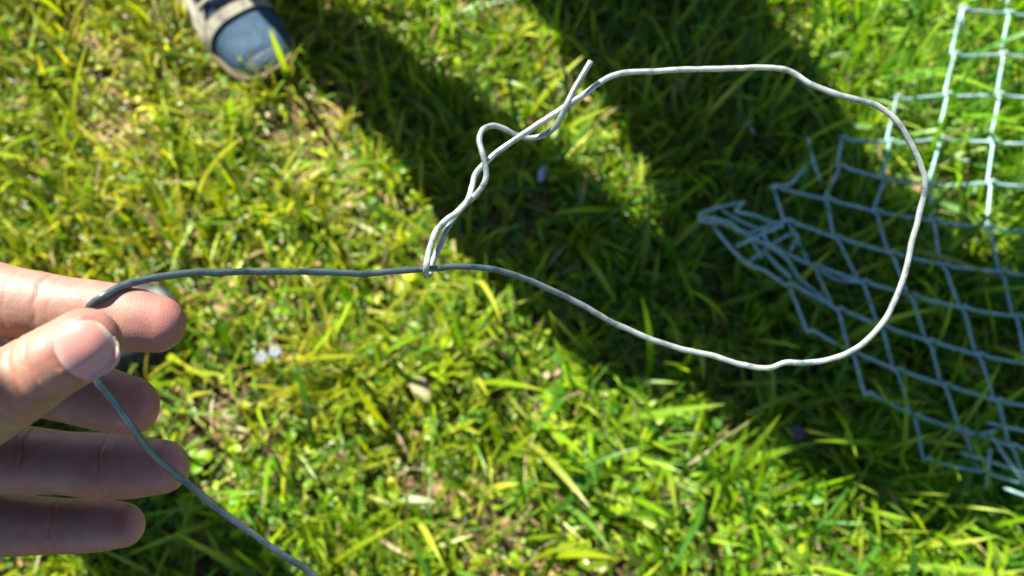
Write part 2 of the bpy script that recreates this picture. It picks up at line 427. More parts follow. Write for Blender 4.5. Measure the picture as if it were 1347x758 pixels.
# crumpled corner and loose ends
EX = [[(979, 266), (945, 273), (921, 281), (920, 291), (953, 295), (987, 308), (1022, 293), (1036, 290)],
      [(1015, 247), (1040, 243), (1066, 214)],
      [(938, 298), (963, 329), (984, 348), (1006, 356), (1035, 377)],
      [(979, 266), (966, 279), (992, 283), (1013, 292), (1030, 300)],
      [(969, 324), (1005, 308), (1024, 297), (1034, 288)],
      [(984, 346), (1011, 324), (1042, 306), (1050, 311), (1040, 330)],
      [(1005, 331), (1022, 349), (1040, 366)],
      [(1008, 318), (1030, 331), (1066, 349), (1100, 368), (1133, 372)],
      [(937, 285), (962, 300), (979, 308), (1005, 321), (1019, 324)],
      [(1000, 300), (1010, 322), (1035, 340), (1050, 365), (1100, 408)],
      [(925, 286), (958, 291), (990, 318), (1003, 340)],
      [(950, 277), (985, 297), (1012, 305), (1030, 296)],
      [(1063, 182), (1070, 214), (1079, 237)],
      [(1263, 596), (1300, 606), (1331, 617), (1360, 626)],
      [(1297, 556), (1347, 567), (1400, 580)],
      [(1301, 568), (1315, 590), (1330, 612), (1350, 640)],
      [(1303, 590), (1300, 615), (1297, 642)],
      [(1266, 568), (1285, 572), (1311, 566)],
      [(1320, 642), (1347, 652), (1400, 662)],
      [(1274, 9), (1265, 16), (1267, 37)]]
for k, e in enumerate(EX):
    up = [gp(x, y, fz(x, y) + .003 + .004 * math.sin(k * 2.1 + i)) for i, (x, y) in enumerate(e)]
    m = MB(); m.tube(soft(up), wr, ref=(.13, .2, 1), n=8); m.build('wire', m_galv, fence)

# ------------------------------------------------------------------ the loop of wire in the hand
m_wire, N_, L_, B_ = mat('galvanised wire', .42, .7, .45)
rmp = noisy(N_, L_, B_, [(.30, .36, .40), (.72, .75, .76), (1, 1, 1)], 210, 6, pos=[.30, .47, .68], rough=(.20, .38), bump=.35, bscale=1500, bdist=.0003)
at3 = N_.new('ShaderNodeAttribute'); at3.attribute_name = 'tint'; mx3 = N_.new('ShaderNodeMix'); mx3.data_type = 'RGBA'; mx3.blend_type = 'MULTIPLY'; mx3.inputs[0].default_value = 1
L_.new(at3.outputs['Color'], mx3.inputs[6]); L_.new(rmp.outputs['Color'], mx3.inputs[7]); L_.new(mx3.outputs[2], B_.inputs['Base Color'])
W_ = [(560, 900, .30), (500, 830, .295), (412, 757, .285), (380, 735, .28), (330, 700, .275), (290, 672, .27), (255, 643, .265), (225, 621, .26), (197, 593, .255), (175, 562, .25),
      (155, 536, .247), (138, 512, .244), (122, 488, .2420), (111, 462, .2415), (107, 438, .2415), (110, 416, .2400), (119, 401, .2390), (136, 388, .2390),
      (165, 375, .243), (205, 365, .248), (260, 359, .256), (330, 358, .265), (400, 357, .274), (480, 360, .284), (540, 356, .291), (575, 352, .295), (605, 350, .298),
      (640, 353, .302), (670, 359, .305), (700, 370, .309), (740, 388, .314), (780, 409, .318), (810, 426, .321), (850, 445, .323), (890, 457, .325), (935, 467, .326), (980, 480, .327),
      (1010, 484, .327), (1033, 477, .326), (1060, 478, .326), (1100, 470, .325), (1130, 455, .325), (1155, 430, .324), (1172, 405, .324), (1187, 368, .323), (1199, 322, .322), (1209, 280, .320),
      (1217, 243, .318), (1210, 215, .317), (1195, 184, .316), (1180, 160, .315), (1158, 142, .315), (1130, 131, .315), (1100, 124, .315), (1068, 112, .316), (1048, 99, .317), (1030, 91, .317),
      (1000, 89, .318), (950, 90, .319), (900, 91, .319), (860, 93, .319), (828, 95, .318), (800, 103, .316), (775, 119, .315), (750, 136, .3135), (720, 156, .312), (690, 176, .3105), (665, 192, .310),
      (643, 209, .3105), (626, 228, .3110), (620, 245, .3095), (615, 262, .3060), (603, 277, .3035), (588, 288, .3010), (574, 304, .2985), (565, 325, .2945), (561, 346, .2905), (561, 361, .2935), (565, 361, .2985), (569, 346, .2990),
      (576, 328, .3000), (585, 306, .3025), (597, 286, .3060), (611, 269, .3085), (627, 254, .3070), (637, 238, .3065), (639, 221, .3065), (635, 201, .3070), (631, 184, .3080), (635, 171, .3095), (648, 166, .3110),
      (664, 170, .3125), (680, 178, .3140), (697, 182, .3150), (716, 178, .3145), (730, 167, .3130), (739, 152, .3105), (747, 135, .3090), (757, 115, .3095), (767, 98, .3100), (777, 82, .3105)]
wp = catmull([px(*q) for q in W_], 7)
jit = np.array([[mnoise.noise(Vector(p) * 70) for p in wp], [mnoise.noise(Vector(p) * 70 + Vector((9, 3, 1))) for p in wp]]).T
jit2 = np.array([[mnoise.noise(Vector(p) * 210), mnoise.noise(Vector(p) * 210 + Vector((5, 1, 7)))] for p in wp])
wp[:, :2] += jit * .0005 + jit2 * .00022
m = MB(); m.tube(wp,   .00104 + .00003 * np.sin(np.arange(len(wp)) * .9), ref=(.11, .23, .97), n=12)
wme = m.mesh('wire')
ti = np.repeat(np.arange(len(wp)) / 7.0, 12); k_shade = np.clip((34.5 - ti) / 6, 0, 1)        # shade painted in: darker and bluish up to the middle of the lower run
k_mid = np.clip((ti - 76) / 4, 0, 1) * .35; k_ = np.maximum(k_shade * .85, k_mid)[:, None]
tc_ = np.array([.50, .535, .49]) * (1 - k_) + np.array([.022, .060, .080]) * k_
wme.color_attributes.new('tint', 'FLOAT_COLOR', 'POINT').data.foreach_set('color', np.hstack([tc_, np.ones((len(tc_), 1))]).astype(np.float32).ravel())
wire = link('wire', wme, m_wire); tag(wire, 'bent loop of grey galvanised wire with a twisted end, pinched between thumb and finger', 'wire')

# ------------------------------------------------------------------ the photographer (hand in view)
photog = empty('person', (-.95, -.05, 0))
tag(photog, 'person crouching at the left, bare hand pinching the wire loop', 'person')
m_skin = bpy.data.materials.new('skin'); m_skin.use_nodes = True
N_ = m_skin.node_tree.nodes; L_ = m_skin.node_tree.links; B_ = N_['Principled BSDF']
at = N_.new('ShaderNodeAttribute'); at.attribute_name = 'tint'
tc = N_.new('ShaderNodeTexCoord')
n1 = N_.new('ShaderNodeTexNoise'); n1.inputs['Scale'].default_value = 130; n1.inputs['Detail'].default_value = 6; L_.new(tc.outputs['Object'], n1.inputs['Vector'])
mr = N_.new('ShaderNodeMapRange'); mr.inputs['From Min'].default_value = .3; mr.inputs['From Max'].default_value = .7; mr.inputs['To Min'].default_value = .80; mr.inputs['To Max'].default_value = 1.14
L_.new(n1.outputs['Fac'], mr.inputs['Value'])
mx = N_.new('ShaderNodeMix'); mx.data_type = 'RGBA'; mx.blend_type = 'MULTIPLY'; mx.inputs[0].default_value = 1
L_.new(at.outputs['Color'], mx.inputs[6]); L_.new(mr.outputs['Result'], mx.inputs[7]); L_.new(mx.outputs[2], B_.inputs['Base Color'])
B_.inputs['Roughness'].default_value = .48; B_.inputs['Specular IOR Level'].default_value = .4
B_.inputs['Subsurface Weight'].default_value = .22; B_.inputs['Subsurface Radius'].default_value = (1, .38, .2); B_.inputs['Subsurface Scale'].default_value = .004
n3 = N_.new('ShaderNodeTexNoise'); n3.inputs['Scale'].default_value = 75; n3.inputs['Detail'].default_value = 3; L_.new(tc.outputs['Object'], n3.inputs['Vector'])
mr3 = N_.new('ShaderNodeMapRange'); mr3.inputs['From Min'].default_value = .48; mr3.inputs['From Max'].default_value = .68; mr3.inputs['To Max'].default_value = .55; L_.new(n3.outputs['Fac'], mr3.inputs['Value'])
mx5 = N_.new('ShaderNodeMix'); mx5.data_type = 'RGBA'; mx5.blend_type = 'MULTIPLY'; mx5.inputs[7].default_value = (1.08, .70, .68, 1)
L_.new(mr3.outputs['Result'], mx5.inputs[0]); L_.new(mx.outputs[2], mx5.inputs[6]); L_.new(mx5.outputs[2], B_.inputs['Base Color'])
wv = N_.new('ShaderNodeTexWave'); wv.inputs['Scale'].default_value = 420; wv.inputs['Distortion'].default_value = 5; wv.inputs['Detail'].default_value = 3; wv.inputs['Detail Scale'].default_value = .35; L_.new(tc.outputs['Object'], wv.inputs['Vector'])
v1 = N_.new('ShaderNodeTexVoronoi'); v1.inputs['Scale'].default_value = 1500; v1.feature = 'DISTANCE_TO_EDGE'; L_.new(tc.outputs['Object'], v1.inputs['Vector'])
n2 = N_.new('ShaderNodeTexNoise'); n2.inputs['Scale'].default_value = 500; n2.inputs['Detail'].default_value = 6; L_.new(tc.outputs['Object'], n2.inputs['Vector'])
ad = N_.new('ShaderNodeMath'); ad.operation = 'ADD'; ad2 = N_.new('ShaderNodeMath'); ad2.operation = 'MULTIPLY_ADD'; ad2.inputs[1].default_value = .15; L_.new(wv.outputs['Fac'], ad2.inputs[0]); L_.new(v1.outputs['Distance'], ad2.inputs[2]); L_.new(ad2.outputs[0], ad.inputs[0]); L_.new(n2.outputs['Fac'], ad.inputs[1])
bp = N_.new('ShaderNodeBump'); bp.inputs['Strength'].default_value = .3; bp.inputs['Distance'].default_value = .0003
L_.new(ad.outputs[0], bp.inputs['Height']); L_.new(bp.outputs['Normal'], B_.inputs['Normal'])

VIEW = -Fv
def finger(mb, pts, flat=.86, n=28):
    """pts: (px, py, depth, radius in px); last point is the centre of the round tip"""
    P = np.array([px(a, b, d) for a, b, d, r in pts]); R = np.array([r / FPX * d for a, b, d, r in pts])
    c4 = catmull(np.hstack([P, R[:, None]]), 8); P, R = c4[:, :3], c4[:, 3]
    Pc, Ra, Rb = capped(P, R, R * flat, 9)
    mb.tube(Pc, Ra, Rb, ref=VIEW, n=n)
hand = MB()
INDEX = [(-330, 420, .258, 50), (-230, 385, .256, 54), (-150, 372, .252, 56), (-70, 380, .247, 53), (-20, 392, .245, 51.5), (25, 400, .2445, 47.5), (60, 404, .2450, 45.5), (90, 408, .2450, 43.5), (130, 413, .2460, 43.5), (170, 420, .2470, 43), (205, 426, .2480, 38.5)]
MIDDLE = [(-330, 500, .268, 50), (-220, 470, .272, 48), (-120, 462, .272, 46), (-30, 480, .269, 43), (50, 504, .267, 43), (110, 518, .2665, 43), (145, 528, .266, 42), (170, 534, .266, 39)]
RING = [(-330, 600, .27, 50), (-200, 590, .272, 48), (-100, 596, .27, 46), (-20, 603, .268, 44), (30, 606, .2665, 45.5), (80, 609, .2655, 42), (130, 613, .2655, 43.5), (165, 614, .265, 43), (190, 614, .265, 40), (212, 614, .265, 36)]
PINKY = [(-330, 670, .268, 46), (-200, 684, .27, 44), (-100, 690, .269, 43), (-10, 690, .2675, 43), (60, 692, .2665, 37.5), (110, 692, .266, 36), (140, 691, .266, 33.5), (160, 691, .266, 30)]
THUMB = [(-440, 660, .252, 80), (-330, 640, .242, 92), (-230, 610, .235, 86), (-150, 580, .230, 74), (-80, 556, .227, 66), (-30, 533, .225, 61), (20, 507, .2235, 54), (60, 482, .2230, 49.5), (92, 464, .2235, 48), (112, 452, .2238, 47)]
MIDDLE = [(a, b, d - .003, r_) for a, b, d, r_ in MIDDLE]
RING = [(a, b, d + .016, r_) for a, b, d, r_ in RING]
PINKY = [(a, b, d + .025, r_) for a, b, d, r_ in PINKY]
for f_ in (INDEX, MIDDLE, RING, PINKY): finger(hand, f_)
finger(hand, THUMB, .92)
finger(hand, [(-200, 580, .240, 60), (-110, 545, .239, 46), (-40, 508, .2385, 36), (25, 480, .2375, 30)], .8)  # unseen flesh pad under the thumb, added to keep sun off the ring finger
finger(hand, [(-300, 520, .252, 90), (-200, 480, .249, 74), (-130, 462, .2465, 56), (-75, 462, .2450, 42)], .6)   # web of skin between thumb and index, added to block sun on the fingers
# palm and wrist
def blobpath(pts, flat): 
    P = np.array([px(a, b, d) for a, b, d, r in pts]); R = np.array([r / FPX * d for a, b, d, r in pts]); q = catmull(np.hstack([P, R[:, None]]), 6)
    Pc, Ra, Rb = capped(q[:, :3], q[:, 3], q[:, 3] * flat, 6); hand.tube(Pc, Ra, Rb, ref=VIEW - .25 * Uv, n=36)
blobpath([(-300, 520, .268, 158), (-420, 530, .270, 165), (-560, 540, .272, 145), (-680, 545, .274, 112)], .38)
wrist = px(-680, 545, .274); elbow = np.array([-.60, .12, .80]); 
fa = wrist + (elbow - wrist) * np.linspace(0, 1, 12)[:, None]
Pc, Ra, Rb = capped(fa, np.linspace(.026, .040, 12), np.linspace(.021, .038, 12), 5); hand.tube(Pc, Ra, Rb, ref=VIEW, n=28)
hm = remesh(hand.mesh('hand'), .00062, 5, .5)
V = getco(hm)
# creases of the skin: (point, direction along the finger, reach, depth, width, side)
def crease(V, N, a, b, depth, A, wd, reach, curve=0., face=1):
    """a fold across the finger that runs from pixel a to pixel b at that depth"""
    A0, B0 = px(*a, depth), px(*b, depth); mid = (A0 + B0) / 2
    ac = (B0 - A0); ln = np.linalg.norm(ac); ac = ac / ln
    t = np.cross(ac, VIEW); t /= np.linalg.norm(t)
    dlt = V - mid; s = dlt @ t; q = dlt @ ac / (ln / 2); zz = dlt @ VIEW
    s = s - curve * (1 - q ** 2) + .00028 * np.sin(q * 9 + A * 9e4)
    m_ = np.exp(-(s / wd) ** 2) * np.exp(-np.clip(np.abs(q) - .8, 0, 9) ** 2 * 9) * (np.abs(zz) < .013)
    fac = np.clip((N @ VIEW) * 2.0 + .3, 0, 1)
    return A * m_ * fac
N = getno(hm)
cr = np.zeros(len(V))
for a, b, d, A, wd, cv in [((52, 350), (44, 425), .237, .0003, .0006, .0005), ((-4, 345), (-8, 440), .243, .0002, .0007, 0), ((28, 563), (32, 652), .274, .0006, .0007, .0003), ((132, 572), (130, 656), .274, .00065, .0006, .0002), ((18, 563), (20, 650), .274, .00025, .0005, 0),
                           ((66, 655), (66, 732), .284, .0006, .0006, 0), ((30, 652), (26, 736), .284, .00018, .0006, 0), ((76, 500), (66, 545), .262, .0003, .0006, 0),
                           ((12, 346), (2, 440), .237, .00016, .0004, .0003), ((66, 352), (60, 425), .237, .00014, .0004, 0), ((140, 572), (139, 656), .274, .00022, .0004, 0), ((124, 572), (121, 656), .274, .00018, .0004, 0), ((75, 655), (76, 732), .284, .0002, .0004, 0)]:
    cr += crease(V, N, a, b, d, A, wd, 1, cv)
for a, b, A, wd, cv in [((4, 440), (64, 566), .00045, .0007, .0016), ((-14, 452), (44, 580), .00050, .0008, .0018), ((-34, 462), (26, 590), .0004, .0007, .0012), ((-52, 470), (2, 600), .00035, .0008, 0),
                        ((26, 432), (84, 548), .0003, .0006, .0018), ((16, 437), (74, 555), .00018, .0004, .0012), ((-24, 455), (36, 586), .0002, .0004, .001), ((-4, 447), (54, 574), .0002, .0004, .002)]:
    cr += crease(V, N, a, b, .216, A, wd, 1, cv)
rid = np.array([mnoise.noise(Vector(p) * 200) for p in V]) * .00010
V2 = V - N * cr[:, None] + N * rid[:, None]
# nail: a bed pressed into the thumb's back
NAILC = px(103, 457, .2135); nx = px(150, 434, .2145) - px(82, 470, .2130); nx /= np.linalg.norm(nx)
nz = VIEW + .10 * Uv - .05 * Rv; nz -= nx * (nz @ nx); nz /= np.linalg.norm(nz); ny = np.cross(nz, nx)
dl = V2 - NAILC; qa = dl @ nx / .0064; qb = dl @ ny / .0070; qz = dl @ nz; rho = (np.abs(qa) ** 2.6 + np.abs(qb) ** 2.6) ** (1 / 2.6); on = (np.abs(qz) < .008) & ((N @ nz) > .1)
V2 = V2 + N * (on * (.00022 * np.exp(-((rho - 1.12) / .08) ** 2) * (qa < .45) * (np.abs(qb) > .25)))[:, None]
setco(hm, V2)
base = np.array([.275, .148, .118]); red = np.array([.33, .108, .092]); pale = np.array([.34, .20, .14]); tan_ = np.array([.265, .165, .10])
colr = np.tile(base, (len(V), 1))
def blend(col, c_, w_): return col * (1 - w_[:, None]) + c_ * w_[:, None]
for q, r in [((215, 428, .25), .014), ((180, 540, .26), .013), ((222, 615, .268), .013), ((165, 692, .28), .011), ((130, 450, .22), .013)]:
    colr = blend(colr, red, .65 * np.exp(-np.sum((V - px(*q)) ** 2, 1) / r ** 2))
colr = blend(colr, tan_, .8 * np.exp(-np.sum((V - px(-20, 520, .22)) ** 2, 1) / .026 ** 2))
colr = blend(colr, pale, .4 * np.exp(-np.sum((V - px(160, 405, .24)) ** 2, 1) / .006 ** 2))
colr = blend(colr, np.array([.36, .12, .08]), np.clip(cr / .0006, 0, 1) * .55)
colr = blend(colr, np.array([.24, .075, .06]), .75 * on * np.exp(-((rho - 1.03) / .06) ** 2) * (qa < .75))
at_ = hm.color_attributes.new('tint', 'FLOAT_COLOR', 'POINT')
at_.data.foreach_set('color', np.hstack([colr, np.ones((len(colr), 1))]).astype(np.float32).ravel())
hm.materials.clear()
body = link('hand', hm, m_skin, photog)
# the thumb nail: curved plate
m_nail, N_, L_, B_ = mat('nail', .3, .5, 0, (.60, .33, .27)); B_.inputs['Subsurface Weight'].default_value = .2; B_.inputs['Subsurface Scale'].default_value = .002; B_.inputs['Coat Weight'].default_value = .08
at2 = N_.new('ShaderNodeAttribute'); at2.attribute_name = 'tint'; L_.new(at2.outputs['Color'], B_.inputs['Base Color'])
from mathutils.bvhtree import BVHTree
bv = BVHTree.FromPolygons([tuple(v) for v in V2], [tuple(p.vertices) for p in hm.polygons])
smp = []
for a in np.linspace(-.8, .8, 9):
    for b in np.linspace(-.75, .75, 9):
        p = NAILC + nx * (.0064 * a) + ny * (.0061 * b); hit = bv.ray_cast(Vector(p + nz * .02), Vector(-nz))
        if hit[0] is not None: smp.append((a, b, (np.array(hit[0]) - p) @ nz))
smp = np.array(smp); smp = smp[smp[:, 2] > np.median(smp[:, 2]) - .0028]; fa_, fb_ = smp[:, 0], smp[:, 1]
fit = np.linalg.lstsq(np.stack([np.ones_like(fa_), fa_, fb_, fa_ ** 2, fb_ ** 2, fa_ * fb_], 1), smp[:, 2], rcond=None)[0]
fit[3] *= .6
hl, hw = .0060, .0067
nu, nv = 34, 30; CC = []; PP = []; ZZ = np.zeros((nu, nv)); HH = np.full((nu, nv), -1.0)
for i in range(nu):
    for j in range(nv):
        a = math.sin((-1 + 2 * i / (nu - 1)) * math.pi / 2); b = math.sin((-1 + 2 * j / (nv - 1)) * math.pi / 2)
        ww = hw * max(.0, 1 - abs(a) ** 2.8) ** (1 / 2.8) * (1 - .06 * a); xx = hl * a; yy = ww * b; yb = yy / hw
        p = NAILC + nx * xx + ny * yy; PP.append(p)
        z = fit @ np.array([1, a, yb, a * a, yb * yb, a * yb]) - .0016 * max(0, a - .5) ** 2
        hit = bv.ray_cast(Vector(p + nz * .02), Vector(-nz)); h_ = (np.array(hit[0]) - p) @ nz if hit[0] is not None else -1
        if h_ > z - .003: z = h_; HH[i, j] = h_
        ZZ[i, j] = z
        moon = math.exp(-((a + .95) / .25) ** 2 - (b / .8) ** 2); tip = 1 / (1 + math.exp(-(a - .88 + .06 * b * b) * 45))
        c_ = np.array([.40, .19, .16]) * (1 - .5 * moon) + np.array([.48, .36, .31]) * .5 * moon
        CC.append(c_ * (1 - .8 * tip) + np.array([.50, .44, .34]) * .8 * tip)
for _ in range(14):
    Zp = np.pad(ZZ, 1, mode='edge'); Zn = (Zp[:-2, 1:-1] + Zp[2:, 1:-1] + Zp[1:-1, :-2] + Zp[1:-1, 2:] + 2 * ZZ) / 6
    ZZ = np.maximum(Zn, np.where(HH > -.5, HH - .00003, -1))
ZZ[0] = ZZ[1].mean() - .0002; ZZ[-1] = ZZ[-2].mean()
VV = []
for q in range(nu * nv):
    i, j = divmod(q, nv); a = math.sin((-1 + 2 * i / (nu - 1)) * math.pi / 2); b = math.sin((-1 + 2 * j / (nv - 1)) * math.pi / 2)
    edge = min(1, (1 - max(abs(a), abs(b))) * 7); VV.append(PP[q] + nz * (ZZ[i, j] + .00003 + .00020 * edge ** .5))
ix = np.arange(nu * nv).reshape(nu, nv)
Qn = np.stack([ix[:-1, :-1], ix[1:, :-1], ix[1:, 1:], ix[:-1, 1:]], -1).reshape(-1, 4)
nme = fastmesh('nail', np.array(VV), Qn, np.array(CC))
nob = link('nail', nme, m_nail, photog)
sd = nob.modifiers.new('thick', 'SOLIDIFY'); sd.thickness = .0004; sd.offset = -1

# clothes
m_cloth, N_, L_, B_ = mat('dark jacket cloth', .85, .2)
noisy(N_, L_, B_, [(.015, .02, .03), (.04, .05, .07)], 60, 5, bump=.4, bscale=700, bdist=.001)
m_den, N_, L_, B_ = mat('denim', .85, .2)
noisy(N_, L_, B_, [(.02, .03, .055), (.05, .07, .11)], 80, 5, bump=.4, bscale=900, bdist=.001)
m_face, N_, L_, B_ = mat('skin of the face', .5, .4, 0, (.50, .27, .19)); B_.inputs['Subsurface Weight'].default_value = .1; B_.inputs['Subsurface Scale'].default_value = .01
m_hair, N_, L_, B_ = mat('hair', .6, .4, 0, (.03, .02, .012))

def limb(mb, pts, n=24):
    q = catmull(np.array(pts, float), 6); P, ra, rb = capped(q[:, :3], q[:, 3], q[:, 3], 6); mb.tube(P, ra, rb, ref=(.21, .33, .92), n=n)
def head(parent, c_, face, r=.1):
    """head with face, ears and hair"""
    f_ = np.array(face, float); f_ /= np.linalg.norm(f_); up = np.array([0, 0, 1.]); up = up - f_ * (up @ f_); up /= np.linalg.norm(up); s_ = np.cross(up, f_)
    Rm = np.stack([s_, f_, up], 1); c_ = np.array(c_, float); k = r / .1
    def T(v): return c_ + Rm @ (np.array(v) * k)
    h = MB(); h.blob(c_, np.array([.076, .095, .095]) * k, 28, Rm); h.blob(T((0, .022, -.055)), np.array([.055, .065, .062]) * k, 24, Rm)
    h.blob(T((0, .100, -.028)), np.array([.012, .018, .012]) * k, 14, Rm); h.blob(T((0, .094, -.008)), np.array([.008, .012, .025]) * k, 12, Rm)
    for q in (-1, 1): h.blob(T((q * .078, -.005, -.02)), np.array([.008, .018, .03]) * k, 12, Rm)
    h.blob(T((0, .083, -.062)), np.array([.022, .01, .006]) * k, 12, Rm)
    h.tube(np.array([T((0, -.015, -.06)), T((0, -.03, -.12)), T((0, -.04, -.16))]), .055 * k, n=20)
    link('head', remesh(h.mesh('head'), .004, 4), m_face, parent)
    g = MB(); g.blob(T((0, -.018, .022)), np.array([.086, .094, .090]) * k, 28, Rm); hm_ = g.mesh('hair')
    hv = getco(hm_); nn = np.array([mnoise.noise(Vector(p) * 60) for p in hv]); hv += (hv - c_) * (nn * .06)[:, None]; setco(hm_, hv)
    link('hair', hm_, m_hair, parent)
    for q in (-1, 1):
        e = MB(); e.blob(T((q * .03, .083, -.010)), np.array([.013, .008, .007]) * k, 12, Rm); link('eye', e.mesh('eye'), m_hair, parent)

def shoe(parent, toe, ax, L, mats, wide=.048, style=0):
    """shoe whose toe tip stands at toe and which points along ax"""
    ax = np.array([ax[0], ax[1], 0.]); ax /= np.linalg.norm(ax); sx = np.array([-ax[1], ax[0], 0]); g = float(ground_h(np.array([toe[0]]), np.array([toe[1]]))[0]) + .004
    base = np.array([toe[0], toe[1], g])
    def W(t): return wide * (.74 + .26 * math.sin(min(1, t / .33) * math.pi / 2)) * (1 if t < .35 else 1 - .32 * min(1, (t - .35) / .45))
    def half(t):
        w_ = W(t)
        if t < .16: w_ *= math.sqrt(max(0, 1 - (1 - t / .16) ** 2)) ** .8
        if t > .9: w_ *= math.sqrt(max(0.0, 1 - ((t - .9) / .1) ** 2))
        return max(w_, .003)
    def prof(t):
        k = [(0, .026), (.05, .040), (.12, .050), (.22, .056), (.34, .066), (.46, .084), (.56, .100), (.7, .104), (.85, .104), (1, .090)]
        for (a, ha), (b, hb) in zip(k, k[1:]):
            if t <= b: return ha + (hb - ha) * (t - a) / (b - a)
        return .09
    ts = np.concatenate([np.linspace(0, .16, 12), np.linspace(.19, .9, 26), np.linspace(.915, 1, 7)])
    def sect(t, grow=0., z0=.022, z1=None, w_=None):
        w_ = (w_ or half(t)) + grow; top = (z1 if z1 is not None else prof(t)) + grow; zs = []
        for a in np.linspace(0, math.pi, 19):
            cx_, sz = math.cos(a), math.sin(a)
            cx_ = math.copysign(abs(cx_) ** .75, cx_); sz = sz ** .8
            zs.append(base - ax * (t * L) + sx * w_ * cx_ * (1 - .10 * sz) + np.array([0, 0, z0 + (top - z0) * sz]))
        return zs
    def skinmesh(name, t0, t1, grow, m, z0=.022, cut=None):
        T_ = [t for t in np.linspace(t0, t1, 30)]; V = []
        for t in T_:
            s_ = sect(t, grow, z0)
            if cut: s_ = [s_[int(round(i))] for i in np.linspace(cut[0], cut[1], 13)]
            V += s_
        k = len(V) // len(T_); Fs = [(i * k + j, i * k + j + 1, (i + 1) * k + j + 1, (i + 1) * k + j) for i in range(len(T_) - 1) for j in range(k - 1)]
        o = link(name, pymesh(name, V, Fs), m, parent); sd = o.modifiers.new('t', 'SOLIDIFY'); sd.thickness = .002; sd.offset = 1 if cut is None else 1; return o
    # sole
    V = []; n = 0
    for t in ts:
        w_ = half(t) + .004
        for sgn, zz, ins in ((-1, .0, .004), (-1, .012, 0), (-1, .026, .001), (1, .026, .001), (1, .012, 0), (1, .0, .004)):
            V.append(base - ax * (t * L) + sx * sgn * (w_ - ins) + np.array([0, 0, zz + .012 * max(0, 1 - t / .12) ** 2]))
    k = 6; Fs = [(i * k + j, i * k + (j + 1) % k, (i + 1) * k + (j + 1) % k, (i + 1) * k + j) for i in range(len(ts) - 1) for j in range(k)]
    Fs += [tuple(range(k)), tuple((len(ts) - 1) * k + j for j in range(k))[::-1]]
    me = pymesh('sole', V, Fs); link('sole', me, mats['sole'], parent)
    V = []
    for t in ts: V += sect(t)
    k = 19; Fs = [(i * k + j, i * k + j + 1, (i + 1) * k + j + 1, (i + 1) * k + j) for i in range(len(ts) - 1) for j in range(k - 1)]
    Fs += [tuple(range(k)), tuple((len(ts) - 1) * k + j for j in range(k))[::-1]]
    link('upper', pymesh('upper', V, Fs), mats['upper'], parent)
    skinmesh('toe_cap', .004, .085, .0016, mats['rim'], .020)
    if style == 0:
        skinmesh('vamp_panel', .285, .35, .0035, mats['overlay'])
        skinmesh('side_panel', .30, .60, .0028, mats['overlay'], cut=(13, 18)); skinmesh('side_panel', .30, .60, .0028, mats['overlay'], cut=(0, 5))
    skinmesh('tongue', .36, .56, .0045, mats['tongue'], cut=(7, 11))
    for i in range(4):
        t = .375 + .05 * i; m = MB(); s_ = sect(t, .0080); s2 = sect(t + .02, .0080)
        P = [s_[j] * (1 - f) + s2[j] * f for j, f in zip(range(5, 14), np.linspace(0, 1, 9))]
        m.tube(catmull(P, 3), .0028, .0018, n=8); m.build('lace', mats['lace'], parent)

def cm(name, a, b, sc=90, rough=.8, bump=.4):
    m, N_, L_, B_ = mat(name, rough, .35); noisy(N_, L_, B_, [a, b], sc, 5, bump=bump, bscale=600, bdist=.001); return m
grey_shoe = dict(sole=cm('black rubber', (.01, .01, .012), (.02, .02, .022)), upper=cm('dark grey shoe fabric', (.02, .022, .026), (.045, .05, .055)), rim=cm('grey rubber rim', (.13, .155, .16), (.20, .23, .235), rough=.4),
                 tongue=cm('black fabric', (.01, .01, .012), (.03, .03, .03)), lace=cm('grey lace', (.1, .1, .1), (.2, .2, .2)), overlay=cm('charcoal overlay', (.03, .03, .03), (.05, .05, .05)))
shoe(photog, toe2, ax2, L2, grey_shoe, .054, 1)
kn = (-.44, .27, .45)
m = MB(); limb(m, [(-.615, .335, .10, .046), (-.60, .335, .16, .050), (-.53, .32, .30, .060), (kn[0], kn[1], .44, .066), (-.60, .22, .47, .075), (-.84, .12, .45, .095)])
limb(m, [(-.62, -.30, .08, .05), (-.55, -.28, .3, .06), (-.50, -.26, .46, .066), (-.70, -.2, .47, .08), (-.88, -.12, .45, .095)])
m.blob((-.92, .04, .46), (.16, .17, .13), 24); link('trousers', remesh(m.mesh('trousers'), .008, 6), m_den, photog)
m = MB(); limb(m, [(-.93, .05, .52, .15), (-.88, .08, .68, .155), (-.72, .14, .88, .16), (-.58, .18, 1.0, .10), (-.50, .21, 1.06, .07)])
limb(m, [(-.68, .32, .94, .065), (-.66, .28, .86, .055), (elbow[0], elbow[1], elbow[2], .05)])
sv = wrist + (elbow - wrist) * .34
limb(m, [(elbow[0], elbow[1], elbow[2], .05), *[(*(sv + (elbow - sv) * t), .047) for t in (.6, .3)], (*sv, .040)])
limb(m, [(-.66, .0, .96, .06), (-.48, -.16, .88, .05), (-.28, -.14, .92, .043), (-.16, -.08, .97, .036)])
link('jacket', remesh(m.mesh('jacket'), .008, 6), m_cloth, photog)
head(photog, (-.37, .25, 1.12), (.8, -.2, -.8))
shoe(photog, np.array([-.40, -.30, 0]), np.array([1, .1, 0]), L2, grey_shoe, .045, 1)

